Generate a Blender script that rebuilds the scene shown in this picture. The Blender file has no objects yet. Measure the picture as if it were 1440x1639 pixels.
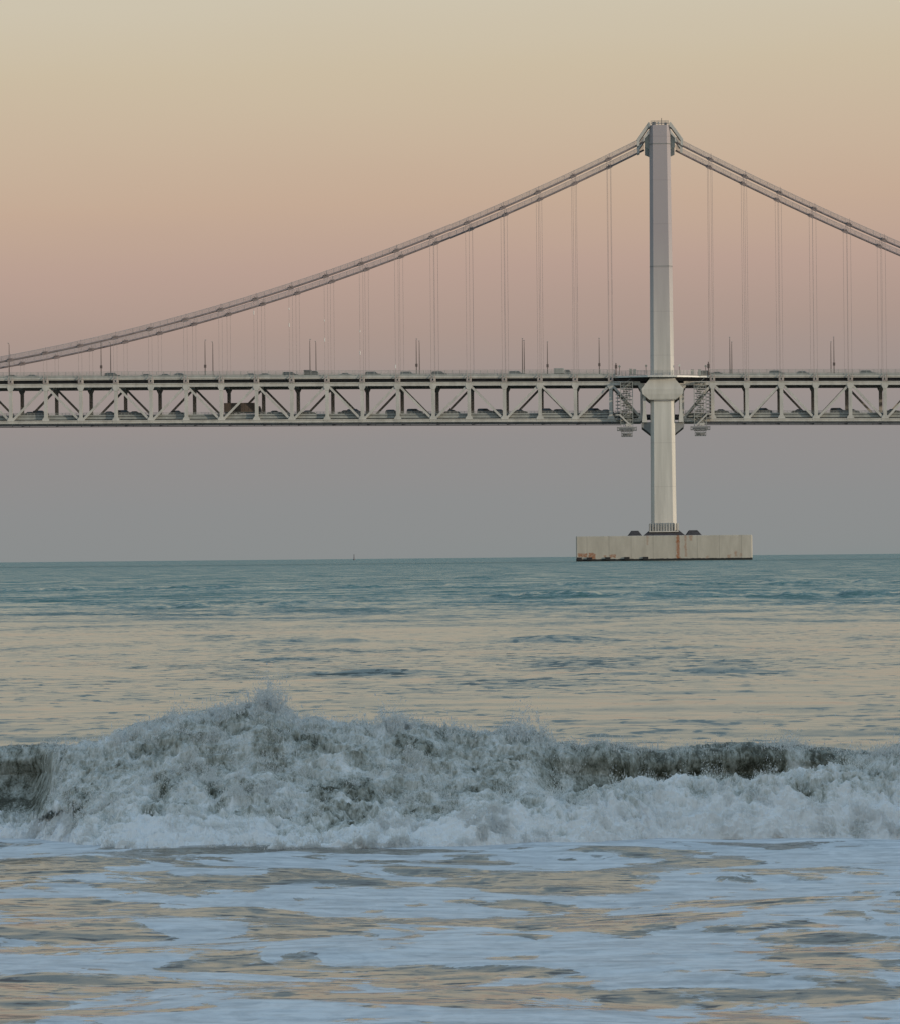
import bpy, math, random
import numpy as np
from mathutils import Vector, Matrix
random.seed(7)
S = bpy.context.scene
COL = S.collection
rad = math.radians

# ------------------------------------------------------------------ camera
CAMX, CAMH = -4.2, 1.35
cd = bpy.data.cameras.new("camera"); cam = bpy.data.objects.new("camera", cd); COL.objects.link(cam)
cd.sensor_fit = 'HORIZONTAL'; cd.sensor_width = 36.0; cd.lens = 7224.0 / 1440.0 * 36.0
cd.clip_start = 0.5; cd.clip_end = 90000.0
M = Matrix.Rotation(rad(2.52), 4, 'Z') @ Matrix.Rotation(rad(90.584), 4, 'X') @ Matrix.Rotation(rad(-0.557), 4, 'Z')
cam.matrix_world = Matrix.Translation((CAMX, 0, CAMH)) @ M
S.camera = cam
S.render.resolution_x = 899; S.render.resolution_y = 1024
S.view_settings.view_transform = 'Standard'; S.view_settings.look = 'None'
S.view_settings.exposure = 0.0; S.view_settings.gamma = 1.0

# ------------------------------------------------------------------ sky
def lin(c):
    return tuple(((v/255)/12.92 if v/255 <= .04045 else ((v/255+.055)/1.055)**2.4) for v in c) + (1.0,)
W = bpy.data.worlds.new("World"); S.world = W; W.use_nodes = True
nt = W.node_tree; nt.nodes.clear()
def N(nt, t, **k):
    n = nt.nodes.new(t)
    for a, b in k.items(): setattr(n, a, b)
    return n
def math_n(nt, op, a, b=None, clamp=False):
    n = N(nt, 'ShaderNodeMath', operation=op); n.use_clamp = clamp
    for i, v in enumerate((a, b)):
        if v is None: continue
        if isinstance(v, (int, float)): n.inputs[i].default_value = v
        else: nt.links.new(v, n.inputs[i])
    return n.outputs[0]
def ramp(nt, fac, stops, interp='LINEAR'):
    r = N(nt, 'ShaderNodeValToRGB'); r.color_ramp.interpolation = interp
    e = r.color_ramp.elements
    while len(e) < len(stops): e.new(0.5)
    for i, (p, c) in enumerate(stops):
        e[i].position = p; e[i].color = c if len(c) == 4 else tuple(c) + (1,)
    nt.links.new(fac, r.inputs[0]); return r.outputs[0]
tc = N(nt, 'ShaderNodeTexCoord'); sep = N(nt, 'ShaderNodeSeparateXYZ'); nt.links.new(tc.outputs['Generated'], sep.inputs[0])
# soft uneven bands of air low over the sea
nz = N(nt, 'ShaderNodeTexNoise'); nz.inputs['Scale'].default_value = 1.0; nz.inputs['Detail'].default_value = 3
mp = N(nt, 'ShaderNodeMapping'); mp.inputs['Scale'].default_value = (9, 9, 60)
nt.links.new(tc.outputs['Generated'], mp.inputs[0]); nt.links.new(mp.outputs[0], nz.inputs[0])
off = math_n(nt, 'MULTIPLY', math_n(nt, 'SUBTRACT', nz.outputs[0], 0.5), 0.006)
tilt = math_n(nt, 'MULTIPLY', sep.outputs['X'], -0.02)
zc = math_n(nt, 'MAXIMUM', math_n(nt, 'ADD', math_n(nt, 'ADD', sep.outputs['Z'], off), tilt), 0.0)
pos = math_n(nt, 'POWER', zc, 0.5)
SKY = [(0.0, lin((136,141,141))), (0.113, lin((141,142,142))), (0.165, lin((146,142,141))), (0.201, lin((158,145,140))),
       (0.227, lin((171,150,140))), (0.256, lin((185,159,146))), (0.282, lin((196,170,149))), (0.305, lin((200,179,156))),
       (0.330, lin((203,188,163))), (0.352, lin((205,195,174))), (0.45, lin((201,198,181))), (0.55, lin((166,180,182))),
       (0.62, lin((154,180,192))), (1.0, lin((154,180,208)))]
base = ramp(nt, pos, SKY)
# the afterglow behind the camera
glow = math_n(nt, 'POWER', math_n(nt, 'MAXIMUM', math_n(nt, 'MULTIPLY', math_n(nt, 'ADD', math_n(nt, 'MULTIPLY', sep.outputs['Y'], -0.77), math_n(nt, 'MULTIPLY', sep.outputs['X'], 0.64)), 1.0), 0.0), 2.0)
low = math_n(nt, 'POWER', math_n(nt, 'SUBTRACT', 1.0, math_n(nt, 'ABSOLUTE', sep.outputs['Z']), clamp=True), 5.0)
gf = math_n(nt, 'MULTIPLY', glow, low)
gm = N(nt, 'ShaderNodeMix', data_type='RGBA'); gm.blend_type = 'ADD'
nt.links.new(gf, gm.inputs[0]); nt.links.new(base, gm.inputs[6]); gm.inputs[7].default_value = (0.22, 0.16, 0.10, 1)
bg = N(nt, 'ShaderNodeBackground'); bg.inputs[1].default_value = 1.0
nt.links.new(gm.outputs[2], bg.inputs[0])
wo = N(nt, 'ShaderNodeOutputWorld'); nt.links.new(bg.outputs[0], wo.inputs[0])

# ------------------------------------------------------------------ sun, low behind the camera on the right
sd = bpy.data.lights.new("sun", 'SUN'); sd.energy = 2.3; sd.angle = rad(1.5); sd.color = (1.0, 0.84, 0.64)
sun = bpy.data.objects.new("sun", sd); COL.objects.link(sun)
SUN_EL, SUN_AZ = 9, 66          # azimuth to the right of straight behind the camera
d = Vector((math.sin(rad(SUN_AZ))*math.cos(rad(SUN_EL)), -math.cos(rad(SUN_AZ))*math.cos(rad(SUN_EL)), math.sin(rad(SUN_EL))))
sun.rotation_euler = d.to_track_quat('Z', 'Y').to_euler()

# ------------------------------------------------------------------ helpers
def tag(o, label=None, cat=None, group=None, kind=None):
    for k, v in (('label', label), ('category', cat), ('group', group), ('kind', kind)):
        if v: o[k] = v
    return o
def empty(name, loc=(0,0,0), rz=0):
    o = bpy.data.objects.new(name, None); COL.objects.link(o); o.location = loc; o.rotation_euler.z = rz
    o.empty_display_size = 0.5
    return o
class MB:
    def __init__(s): s.v = []; s.f = []
    def add(s, vs, fs):
        b = len(s.v); s.v += [tuple(v) for v in vs]; s.f += [tuple(i+b for i in f) for f in fs]; return s
    def hexa(s, a):      # 8 points: bottom loop 4, top loop 4
        return s.add(a, [(3,2,1,0),(4,5,6,7),(0,1,5,4),(1,2,6,5),(2,3,7,6),(3,0,4,7)])
    def box(s, x0, x1, y0, y1, z0, z1):
        return s.hexa([(x0,y0,z0),(x1,y0,z0),(x1,y1,z0),(x0,y1,z0),(x0,y0,z1),(x1,y0,z1),(x1,y1,z1),(x0,y1,z1)])
    def bar(s, p, q, w, h, up=(0,0,1)):     # box section along p-q, w sideways, h in the up direction
        p = Vector(p); q = Vector(q); d = (q-p).normalized(); u = Vector(up)
        sd_ = d.cross(u)
        if sd_.length < 1e-4: sd_ = d.cross(Vector((0,1,0)))
        sd_.normalize(); u = sd_.cross(d).normalized()
        c = [(-w/2,-h/2),(w/2,-h/2),(w/2,h/2),(-w/2,h/2)]
        return s.hexa([p+sd_*a+u*b for a, b in c] + [q+sd_*a+u*b for a, b in c])
    def tube(s, pts, r, n=8, caps=True):
        pts = [Vector(p) for p in pts]; rs = r if isinstance(r, (list, tuple)) else [r]*len(pts)
        vs = []; prev = None
        for i, p in enumerate(pts):
            d = (pts[min(i+1, len(pts)-1)] - pts[max(i-1, 0)]).normalized()
            a = d.cross(Vector((0,1,0)))
            if a.length < 1e-3: a = d.cross(Vector((1,0,0)))
            a.normalize(); b = d.cross(a)
            vs += [p + (a*math.cos(2*math.pi*k/n) + b*math.sin(2*math.pi*k/n))*rs[i] for k in range(n)]
        fs = [(i*n+k, i*n+(k+1)%n, (i+1)*n+(k+1)%n, (i+1)*n+k) for i in range(len(pts)-1) for k in range(n)]
        if caps: fs += [tuple(range(n-1, -1, -1)), tuple(range((len(pts)-1)*n, len(pts)*n))]
        return s.add(vs, fs)
    def prism(s, poly, y0, y1):   # poly of (x,z)
        n = len(poly)
        return s.add([(x,y0,z) for x,z in poly] + [(x,y1,z) for x,z in poly],
                     [tuple(range(n)), tuple(range(2*n-1, n-1, -1))] + [(k, n+k, n+(k+1)%n, (k+1)%n) for k in range(n)])
    def loft(s, loops, caps=True):
        n = len(loops[0]); vs = [v for l in loops for v in l]
        fs = [(i*n+k, i*n+(k+1)%n, (i+1)*n+(k+1)%n, (i+1)*n+k) for i in range(len(loops)-1) for k in range(n)]
        if caps: fs += [tuple(range(n-1, -1, -1)), tuple(range((len(loops)-1)*n, len(loops)*n))]
        return s.add(vs, fs)
    def build(s, name, mat, parent=None, smooth=False, loc=None):
        me = bpy.data.meshes.new(name); me.from_pydata(s.v, [], s.f); me.validate()
        import bmesh
        bm = bmesh.new(); bm.from_mesh(me); bmesh.ops.recalc_face_normals(bm, faces=bm.faces); bm.to_mesh(me); bm.free()
        if smooth:
            for p in me.polygons: p.use_smooth = True
        me.materials.append(mat)
        o = bpy.data.objects.new(name, me); COL.objects.link(o); o.parent = parent
        if loc: o.location = loc
        return o
def copy_tree(o, parent=None):
    c = o.copy(); COL.objects.link(c); c.parent = parent
    for ch in list(o.children): copy_tree(ch, c)
    return c
def np_mesh(name, verts, faces, mat, smooth=True, parent=None):
    me = bpy.data.meshes.new(name)
    nv, nf, k = len(verts), len(faces), faces.shape[1]
    me.vertices.add(nv); me.vertices.foreach_set('co', verts.astype(np.float32).ravel())
    me.loops.add(nf*k); me.loops.foreach_set('vertex_index', faces.astype(np.int32).ravel())
    me.polygons.add(nf); me.polygons.foreach_set('loop_start', np.arange(0, nf*k, k, dtype=np.int32))
    me.polygons.foreach_set('use_smooth', np.full(nf, smooth, dtype=bool))
    me.update(calc_edges=True); me.materials.append(mat)
    o = bpy.data.objects.new(name, me); COL.objects.link(o); o.parent = parent
    return o
def grid_faces(nr, nc):
    i = (np.arange(nr-1)[:, None]*nc + np.arange(nc-1)[None, :]).ravel()
    return np.stack([i, i+1, i+nc+1, i+nc], 1)
def _h(ix, iy, iz):
    h = (ix*np.uint32(374761393) + iy*np.uint32(668265263) + iz*np.uint32(2147483647)).astype(np.uint32)
    h = (h ^ (h >> np.uint32(13)))*np.uint32(1274126177); h = h ^ (h >> np.uint32(16))
    h = (h*np.uint32(2246822519)); h = h ^ (h >> np.uint32(15))
    return h.astype(np.float32)/4294967295.0
def vnoise(x, y, z=0.0, seed=0):          # smooth value noise, -1..1
    x = np.asarray(x, dtype=np.float64)+1000.37+seed*17.3; y = np.asarray(y, dtype=np.float64)+2000.11+seed*7.7
    z = np.asarray(z, dtype=np.float64)+500.71+seed*3.1+np.zeros_like(x)
    xi, yi, zi = np.floor(x), np.floor(y), np.floor(z); fx, fy, fz = (x-xi), (y-yi), (z-zi)
    fx, fy, fz = [(f*f*f*(f*(f*6-15)+10)).astype(np.float32) for f in (fx, fy, fz)]
    xi, yi, zi = [a.astype(np.int64).astype(np.uint32) for a in (xi, yi, zi)]
    o = np.uint32(1); r = 0
    for dz in (0, 1):
        for dy in (0, 1):
            for dx in (0, 1):
                w = (fx if dx else 1-fx)*(fy if dy else 1-fy)*(fz if dz else 1-fz)
                r = r + w*_h(xi+np.uint32(dx), yi+np.uint32(dy), zi+np.uint32(dz))
    return r*2-1
def fbm(x, y, z=0.0, oct=4, gain=.5, seed=0):
    r = 0; a = 1; t = 0
    for k in range(oct):
        r = r + a*vnoise(x*2.03**k, y*2.03**k, z*2.03**k, seed+k); t += a; a *= gain
    return r/t
def smooth(a, b, v):
    t = np.clip((v-a)/(b-a), 0, 1); return t*t*(3-2*t)

# ------------------------------------------------------------------ materials
def mat(name):
    m = bpy.data.materials.new(name); m.use_nodes = True; t = m.node_tree
    return m, t, t.nodes['Principled BSDF']
def noise_col(t, scale, c0, c1, detail=5, rough=.6, stretch=(1,1,1), lo=.35, hi=.65):
    co = N(t, 'ShaderNodeTexCoord'); mp = N(t, 'ShaderNodeMapping'); mp.inputs['Scale'].default_value = stretch
    n = N(t, 'ShaderNodeTexNoise'); n.inputs['Scale'].default_value = scale; n.inputs['Detail'].default_value = detail; n.inputs['Roughness'].default_value = rough
    t.links.new(co.outputs['Object'], mp.inputs[0]); t.links.new(mp.outputs[0], n.inputs[0])
    return ramp(t, n.outputs[0], [(lo, c0), (hi, c1)]), n.outputs[0]
def paint(name, c, rough=.55, var=.12, scale=.6, stretch=(1,1,.35), metal=0):
    m, t, p = mat(name)
    c0 = tuple(v*(1-var) for v in c); c1 = tuple(min(1, v*(1+var)) for v in c)
    col, f = noise_col(t, scale, c0, c1, stretch=stretch)
    t.links.new(col, p.inputs['Base Color']); p.inputs['Roughness'].default_value = rough; p.inputs['Metallic'].default_value = metal
    return m
M_steel = paint('steel_paint', (.52,.50,.465), .5, .13)
M_tower = None
M_dark = paint('dark_steel', (.10,.10,.115), .6, .25)
M_under = paint('grimy_steel', (.24,.24,.24), .7, .2)
M_cable = paint('cable_sheath', (.27,.22,.22), .5, .15)
M_rope = paint('wire_rope', (.36,.30,.29), .5, .1)
M_net = paint('hand_rope_wire', (.42,.38,.37), .5, .1)
M_rail = paint('galvanised_rail', (.33,.34,.32), .5, .15)
M_lamp = paint('lamp_pole_metal', (.13,.10,.095), .5, .15)
M_road = paint('asphalt', (.055,.055,.055), .85, .2)
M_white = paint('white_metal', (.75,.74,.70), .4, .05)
M_mound = paint('black_stone', (.05,.048,.055), .9, .3, scale=1.5, stretch=(1,1,1))
M_rubber = paint('rubber', (.02,.02,.022), .7, .2)
M_cwhite = paint('white_car_paint', (.55,.56,.56), .3, .03)
M_cgrey = paint('grey_car_paint', (.16,.17,.18), .3, .05)
M_cdark = paint('dark_car_paint', (.035,.037,.045), .3, .1)
M_cbrown = paint('brown_tarpaulin', (.10,.075,.06), .8, .25)
M_glass = paint('dark_glass', (.02,.025,.03), .08, .05)
def tower_mat():
    m, t, p = mat('tower_paint')
    col, f = noise_col(t, .55, (.50,.48,.44), (.69,.66,.61), stretch=(1,1,.07), lo=.3, hi=.7)
    co = N(t, 'ShaderNodeTexCoord'); sp = N(t, 'ShaderNodeSeparateXYZ'); t.links.new(co.outputs['Object'], sp.inputs[0])
    # plate seams every 12.5 m, and a gradual change to a cooler, darker tone up the leg
    fr = math_n(t, 'FRACT', math_n(t, 'DIVIDE', math_n(t, 'ADD', sp.outputs['Z'], 4.0), 12.5))
    seam = math_n(t, 'LESS_THAN', fr, 0.016)
    up = math_n(t, 'MULTIPLY', math_n(t, 'SUBTRACT', sp.outputs['Z'], 48.0, ), 1/46.0, clamp=True)
    mx = N(t, 'ShaderNodeMix', data_type='RGBA'); t.links.new(up, mx.inputs[0]); t.links.new(col, mx.inputs[6])
    mx.inputs[7].default_value = (.41, .365, .38, 1)
    m2 = N(t, 'ShaderNodeMix', data_type='RGBA'); m2.blend_type = 'MULTIPLY'
    t.links.new(math_n(t, 'MULTIPLY', seam, .2), m2.inputs[0]); t.links.new(mx.outputs[2], m2.inputs[6]); m2.inputs[7].default_value = (.4,.38,.38,1)
    t.links.new(m2.outputs[2], p.inputs['Base Color']); p.inputs['Roughness'].default_value = .5
    return m
M_tower = tower_mat()
def concrete_mat():
    m, t, p = mat('pier_concrete')
    col, f = noise_col(t, .5, (.40,.375,.325), (.52,.49,.43), stretch=(1,1,.25), lo=.3, hi=.7)
    co = N(t, 'ShaderNodeTexCoord'); sp = N(t, 'ShaderNodeSeparateXYZ'); t.links.new(co.outputs['Object'], sp.inputs[0])
    X, Z = sp.outputs['X'], sp.outputs['Z']
    nn = N(t, 'ShaderNodeTexNoise'); nn.inputs['Scale'].default_value = 1.3; nn.inputs['Detail'].default_value = 5
    t.links.new(co.outputs['Object'], nn.inputs[0])
    wob = math_n(t, 'MULTIPLY', math_n(t, 'SUBTRACT', nn.outputs[0], .5), 1.0)
    def band(c, w, src=X, soft=.3):
        return math_n(t, 'SUBTRACT', 1.0, math_n(t, 'DIVIDE', math_n(t, 'SUBTRACT', math_n(t, 'ABSOLUTE', math_n(t, 'SUBTRACT', math_n(t, 'ADD', src, wob), c)), w), soft), clamp=True)
    s = None
    for (cx, w, z0, z1, a) in ((3.95,.35,-1,8,.9),(6.1,.15,1,8,.5),(7.6,.3,5.6,8,.45),(-23.2,1.2,1.2,2.3,.85),(-20.5,.85,.3,2.4,.9),(-16.8,.25,1.2,1.7,.6),(-14.6,.7,.9,1.9,.75),
                              (18.4,.3,.6,1.6,.5),(20.3,.15,1,2.6,.5),(21.8,.2,1,2,.4),(12.3,.2,.6,1.2,.4),(-4.7,.15,4.5,8,.35)):
        b = math_n(t, 'MULTIPLY', band(cx, w), math_n(t, 'MULTIPLY', math_n(t, 'GREATER_THAN', math_n(t, 'ADD', Z, wob), z0), math_n(t, 'LESS_THAN', math_n(t, 'ADD', Z, wob), z1)))
        b = math_n(t, 'MULTIPLY', b, a)
        s = b if s is None else math_n(t, 'MAXIMUM', s, b)
    n2 = N(t, 'ShaderNodeTexNoise'); n2.inputs['Scale'].default_value = 2.2; n2.inputs['Detail'].default_value = 4
    t.links.new(co.outputs['Object'], n2.inputs[0])
    s = math_n(t, 'MULTIPLY', s, math_n(t, 'MULTIPLY', n2.outputs[0], 1.7), clamp=True)
    mx = N(t, 'ShaderNodeMix', data_type='RGBA'); t.links.new(s, mx.inputs[0]); t.links.new(col, mx.inputs[6]); mx.inputs[7].default_value = (.30,.115,.045,1)
    # wet weed line at the water, formwork joints
    wl = math_n(t, 'LESS_THAN', math_n(t, 'ADD', Z, math_n(t, 'MULTIPLY', wob, .4)), .62)
    j = math_n(t, 'LESS_THAN', math_n(t, 'ABSOLUTE', math_n(t, 'SUBTRACT', math_n(t, 'FRACT', math_n(t, 'DIVIDE', X, 6.25)), .5)), .008)
    j = math_n(t, 'MULTIPLY', j, .45)
    m3 = N(t, 'ShaderNodeMix', data_type='RGBA'); t.links.new(math_n(t, 'MAXIMUM', wl, j), m3.inputs[0]); t.links.new(mx.outputs[2], m3.inputs[6]); m3.inputs[7].default_value = (.02,.022,.022,1)
    t.links.new(m3.outputs[2], p.inputs['Base Color']); p.inputs['Roughness'].default_value = .85
    return m
M_conc = concrete_mat()

# ------------------------------------------------------------------ sea
def sea_mat():
    m, t, p = mat('sea_water')
    geo = N(t, 'ShaderNodeNewGeometry'); sp = N(t, 'ShaderNodeSeparateXYZ'); t.links.new(geo.outputs['Position'], sp.inputs[0])
    def noise(sx, sy, detail=3, rough=.55, dist=0, off=(0,0,0)):
        mp = N(t, 'ShaderNodeMapping'); mp.inputs['Scale'].default_value = (sx, sy, 1); mp.inputs['Location'].default_value = off
        n = N(t, 'ShaderNodeTexNoise'); n.inputs['Scale'].default_value = 1; n.inputs['Detail'].default_value = detail
        n.inputs['Roughness'].default_value = rough; n.inputs['Distortion'].default_value = dist
        t.links.new(geo.outputs['Position'], mp.inputs[0]); t.links.new(mp.outputs[0], n.inputs[0]); return n.outputs[0]
    Y = sp.outputs['Y']
    wv = noise(.07, .03, 5, .65, .8, (31,7,0))
    far = ramp(t, math_n(t, 'DIVIDE', math_n(t, 'ADD', Y, math_n(t, 'MULTIPLY', math_n(t, 'SUBTRACT', wv, .5), 90.0)), 400.0), [(0, (0,0,0)), (.20, (0,0,0)), (.27, (.35,.35,.35)), (.40, (1,1,1)), (1, (1,1,1))])
    # wind ripples: stronger beyond 110 m and in drifting patches
    patch = noise(.05, .035, 3, .6, 1.0)
    pt = ramp(t, patch, [(.48, (0,0,0)), (.62, (1,1,1))])
    amp = math_n(t, 'ADD', math_n(t, 'MULTIPLY', far, 2.2), math_n(t, 'ADD', math_n(t, 'MULTIPLY', pt, 1.0), .7))
    nA = noise(.30, .17, 9, .68, .5); nB = noise(2.6, 2.4, 5, .62, .5, (3,9,0)); nC = noise(.5, .4, 8, .64, .3, (13,2,0))
    mixn = math_n(t, 'ADD', math_n(t, 'MULTIPLY', nA, .5), math_n(t, 'MULTIPLY', nB, .5))
    pk = ramp(t, mixn, [(.46, (0,0,0)), (.60, (1,1,1))])
    nD = noise(4.2, 2.6, 4, .6, .4, (7,1,0)); nE = noise(7.0, 15.0, 5, .62, .5, (4,4,0))
    dash = ramp(t, math_n(t, 'ADD', nD, math_n(t, 'MULTIPLY', math_n(t, 'SUBTRACT', nA, .5), .6)), [(.565, (0,0,0)), (.66, (1,1,1))])
    nearf = ramp(t, math_n(t, 'DIVIDE', Y, 60.0), [(.38, (1,1,1)), (.55, (0,0,0))])
    band = ramp(t, math_n(t, 'DIVIDE', math_n(t, 'ADD', Y, math_n(t, 'MULTIPLY', math_n(t, 'SUBTRACT', wv, .5), 16.0)), 120.0), [(.36, (.3,.3,.3)), (.43, (1,1,1)), (.62, (.8,.8,.8)), (.68, (.45,.45,.45)), (.82, (.5,.5,.5)), (1, (1,1,1))])
    wnd = math_n(t, 'MULTIPLY', band, math_n(t, 'ADD', math_n(t, 'MULTIPLY', pt, .7), .5))
    g = math_n(t, 'ADD', math_n(t, 'MULTIPLY', far, .26), math_n(t, 'MULTIPLY', wnd, .085))
    slope = math_n(t, 'ADD', math_n(t, 'MULTIPLY', pk, g), math_n(t, 'MULTIPLY', far, .05))
    slope = math_n(t, 'ADD', slope, math_n(t, 'MULTIPLY', dash, math_n(t, 'ADD', math_n(t, 'MULTIPLY', wnd, .24), .05)))
    slx = math_n(t, 'MULTIPLY', math_n(t, 'SUBTRACT', nC, .5), math_n(t, 'ADD', math_n(t, 'MULTIPLY', g, 1.2), .06))
    slope = math_n(t, 'ADD', slope, math_n(t, 'MULTIPLY', math_n(t, 'SUBTRACT', nB, .5), .11))
    slope = math_n(t, 'ADD', slope, math_n(t, 'MULTIPLY', ramp(t, nE, [(.57, (0,0,0)), (.66, (1,1,1))]), math_n(t, 'MULTIPLY', nearf, .26)))
    slope = math_n(t, 'ADD', slope, math_n(t, 'MULTIPLY', math_n(t, 'SUBTRACT', nE, .47), math_n(t, 'MULTIPLY', nearf, .30)))
    cx = N(t, 'ShaderNodeCombineXYZ'); t.links.new(slx, cx.inputs[0])
    slope = math_n(t, 'ADD', slope, ramp(t, math_n(t, 'DIVIDE', Y, 1200.0), [(.017, (.008,.008,.008)), (.026, (.052,.052,.052)), (.25, (.052,.052,.052)), (.6, (.06,.06,.06)), (1, (.07,.07,.07))]))
    slx = math_n(t, 'MULTIPLY', math_n(t, 'SUBTRACT', nC, .5), math_n(t, 'ADD', math_n(t, 'MULTIPLY', g, 1.2), .1))
    t.links.new(math_n(t, 'MULTIPLY', slope, -1.0), cx.inputs[1])
    va = N(t, 'ShaderNodeVectorMath', operation='ADD'); t.links.new(geo.outputs['Normal'], va.inputs[0]); t.links.new(cx.outputs[0], va.inputs[1])
    vn = N(t, 'ShaderNodeVectorMath', operation='NORMALIZE'); t.links.new(va.outputs[0], vn.inputs[0]); bmp = vn
    # foam sheets near the shore
    w1 = noise(1.1, 1.0, 7, .50, 1.0, (1.3, 4.7, 0)); w2 = noise(9.0, 8.0, 5, .65, 1.0, (8,2,0)); w3 = noise(3.2, 3.0, 6, .62, 1.0, (2,6,0))
    fm = math_n(t, 'ADD', math_n(t, 'ADD', w1, math_n(t, 'MULTIPLY', math_n(t, 'SUBTRACT', w2, .5), .05)), math_n(t, 'MULTIPLY', math_n(t, 'SUBTRACT', w3, .5), .20))
    prox = ramp(t, math_n(t, 'DIVIDE', math_n(t, 'SUBTRACT', Y, 18.0), 8.0), [(0, (0,0,0)), (.22, (.0,.0,.0)), (.36, (.5,.5,.5)), (.5, (.5,.5,.5)), (.78, (.5,.5,.5)), (1.0, (-1,-1,-1))])
    gate = math_n(t, 'LESS_THAN', Y, 22.6)
    v2 = N(t, 'ShaderNodeTexVoronoi'); v2.inputs['Scale'].default_value = 1.0; v2.inputs['Randomness'].default_value = 1
    mq = N(t, 'ShaderNodeMapping'); mq.inputs['Scale'].default_value = (4.2, 3.6, 1); dq = N(t, 'ShaderNodeVectorMath', operation='ADD')
    cq = N(t, 'ShaderNodeCombineXYZ'); t.links.new(math_n(t, 'MULTIPLY', w3, .35), cq.inputs[0]); t.links.new(math_n(t, 'MULTIPLY', w2, .30), cq.inputs[1])
    t.links.new(geo.outputs['Position'], dq.inputs[0]); t.links.new(cq.outputs[0], dq.inputs[1]); t.links.new(dq.outputs[0], mq.inputs[0]); t.links.new(mq.outputs[0], v2.inputs['Vector'])
    hole = math_n(t, 'SUBTRACT', 1.0, math_n(t, 'MULTIPLY', v2.outputs['Distance'], 2.6), clamp=True)
    fm = math_n(t, 'SUBTRACT', fm, math_n(t, 'MULTIPLY', hole, .15))
    near = math_n(t, 'MULTIPLY', math_n(t, 'SUBTRACT', 17.5, Y), .004)
    f2 = math_n(t, 'ADD', math_n(t, 'ADD', fm, near), math_n(t, 'MULTIPLY', prox, .25))
    foam = ramp(t, f2, [(.503, (0,0,0)), (.509, (.92,.92,.92)), (.545, (1,1,1))])
    vo = N(t, 'ShaderNodeTexVoronoi'); vo.feature = 'DISTANCE_TO_EDGE'; vo.inputs['Scale'].default_value = 15; t.links.new(geo.outputs['Position'], vo.inputs['Vector'])
    lace = ramp(t, vo.outputs['Distance'], [(.05, (1,1,1)), (.16, (0,0,0))])
    halo = ramp(t, f2, [(.472, (0,0,0)), (.492, (.45,.45,.45)), (.5, (.45,.45,.45))])
    foam = math_n(t, 'MAXIMUM', foam, math_n(t, 'MULTIPLY', lace, halo))
    foam = math_n(t, 'MULTIPLY', foam, gate)
    streak = noise(2.2, 9.0, 6, .65, .5, (5,5,0))
    fcol = ramp(t, math_n(t, 'ADD', math_n(t, 'MULTIPLY', streak, .6), math_n(t, 'MULTIPLY', w2, .4)), [(.38, (.42,.45,.48)), (.58, (.76,.79,.82))])
    p.inputs['Roughness'].default_value = .12; p.inputs['IOR'].default_value = 1.33
    # turbid sandy water close in, green-blue offshore
    wc = ramp(t, math_n(t, 'DIVIDE', Y, 160.0), [(.09, (.13,.105,.09)), (.14, (.12,.11,.095)), (.17, (.095,.10,.085)), (.6, (.05,.09,.08)), (1, (.03,.11,.105))])
    t.links.new(wc, p.inputs['Base Color']); t.links.new(bmp.outputs[0], p.inputs['Normal'])
    fd = N(t, 'ShaderNodeBsdfPrincipled'); fd.inputs['Roughness'].default_value = .55
    t.links.new(fcol, fd.inputs['Base Color'])
    fb = N(t, 'ShaderNodeBump'); fb.inputs['Distance'].default_value = .02; fb.inputs['Strength'].default_value = .5
    t.links.new(math_n(t, 'ADD', math_n(t, 'MULTIPLY', foam, .6), streak), fb.inputs['Height']); t.links.new(fb.outputs[0], fd.inputs['Normal'])
    ms = N(t, 'ShaderNodeMixShader'); t.links.new(math_n(t, 'MULTIPLY', foam, .93), ms.inputs[0]); t.links.new(p.outputs[0], ms.inputs[1]); t.links.new(fd.outputs[0], ms.inputs[2])
    t.links.new(ms.outputs[0], t.nodes['Material Output'].inputs[0])
    return m
M_sea = sea_mat()

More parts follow.
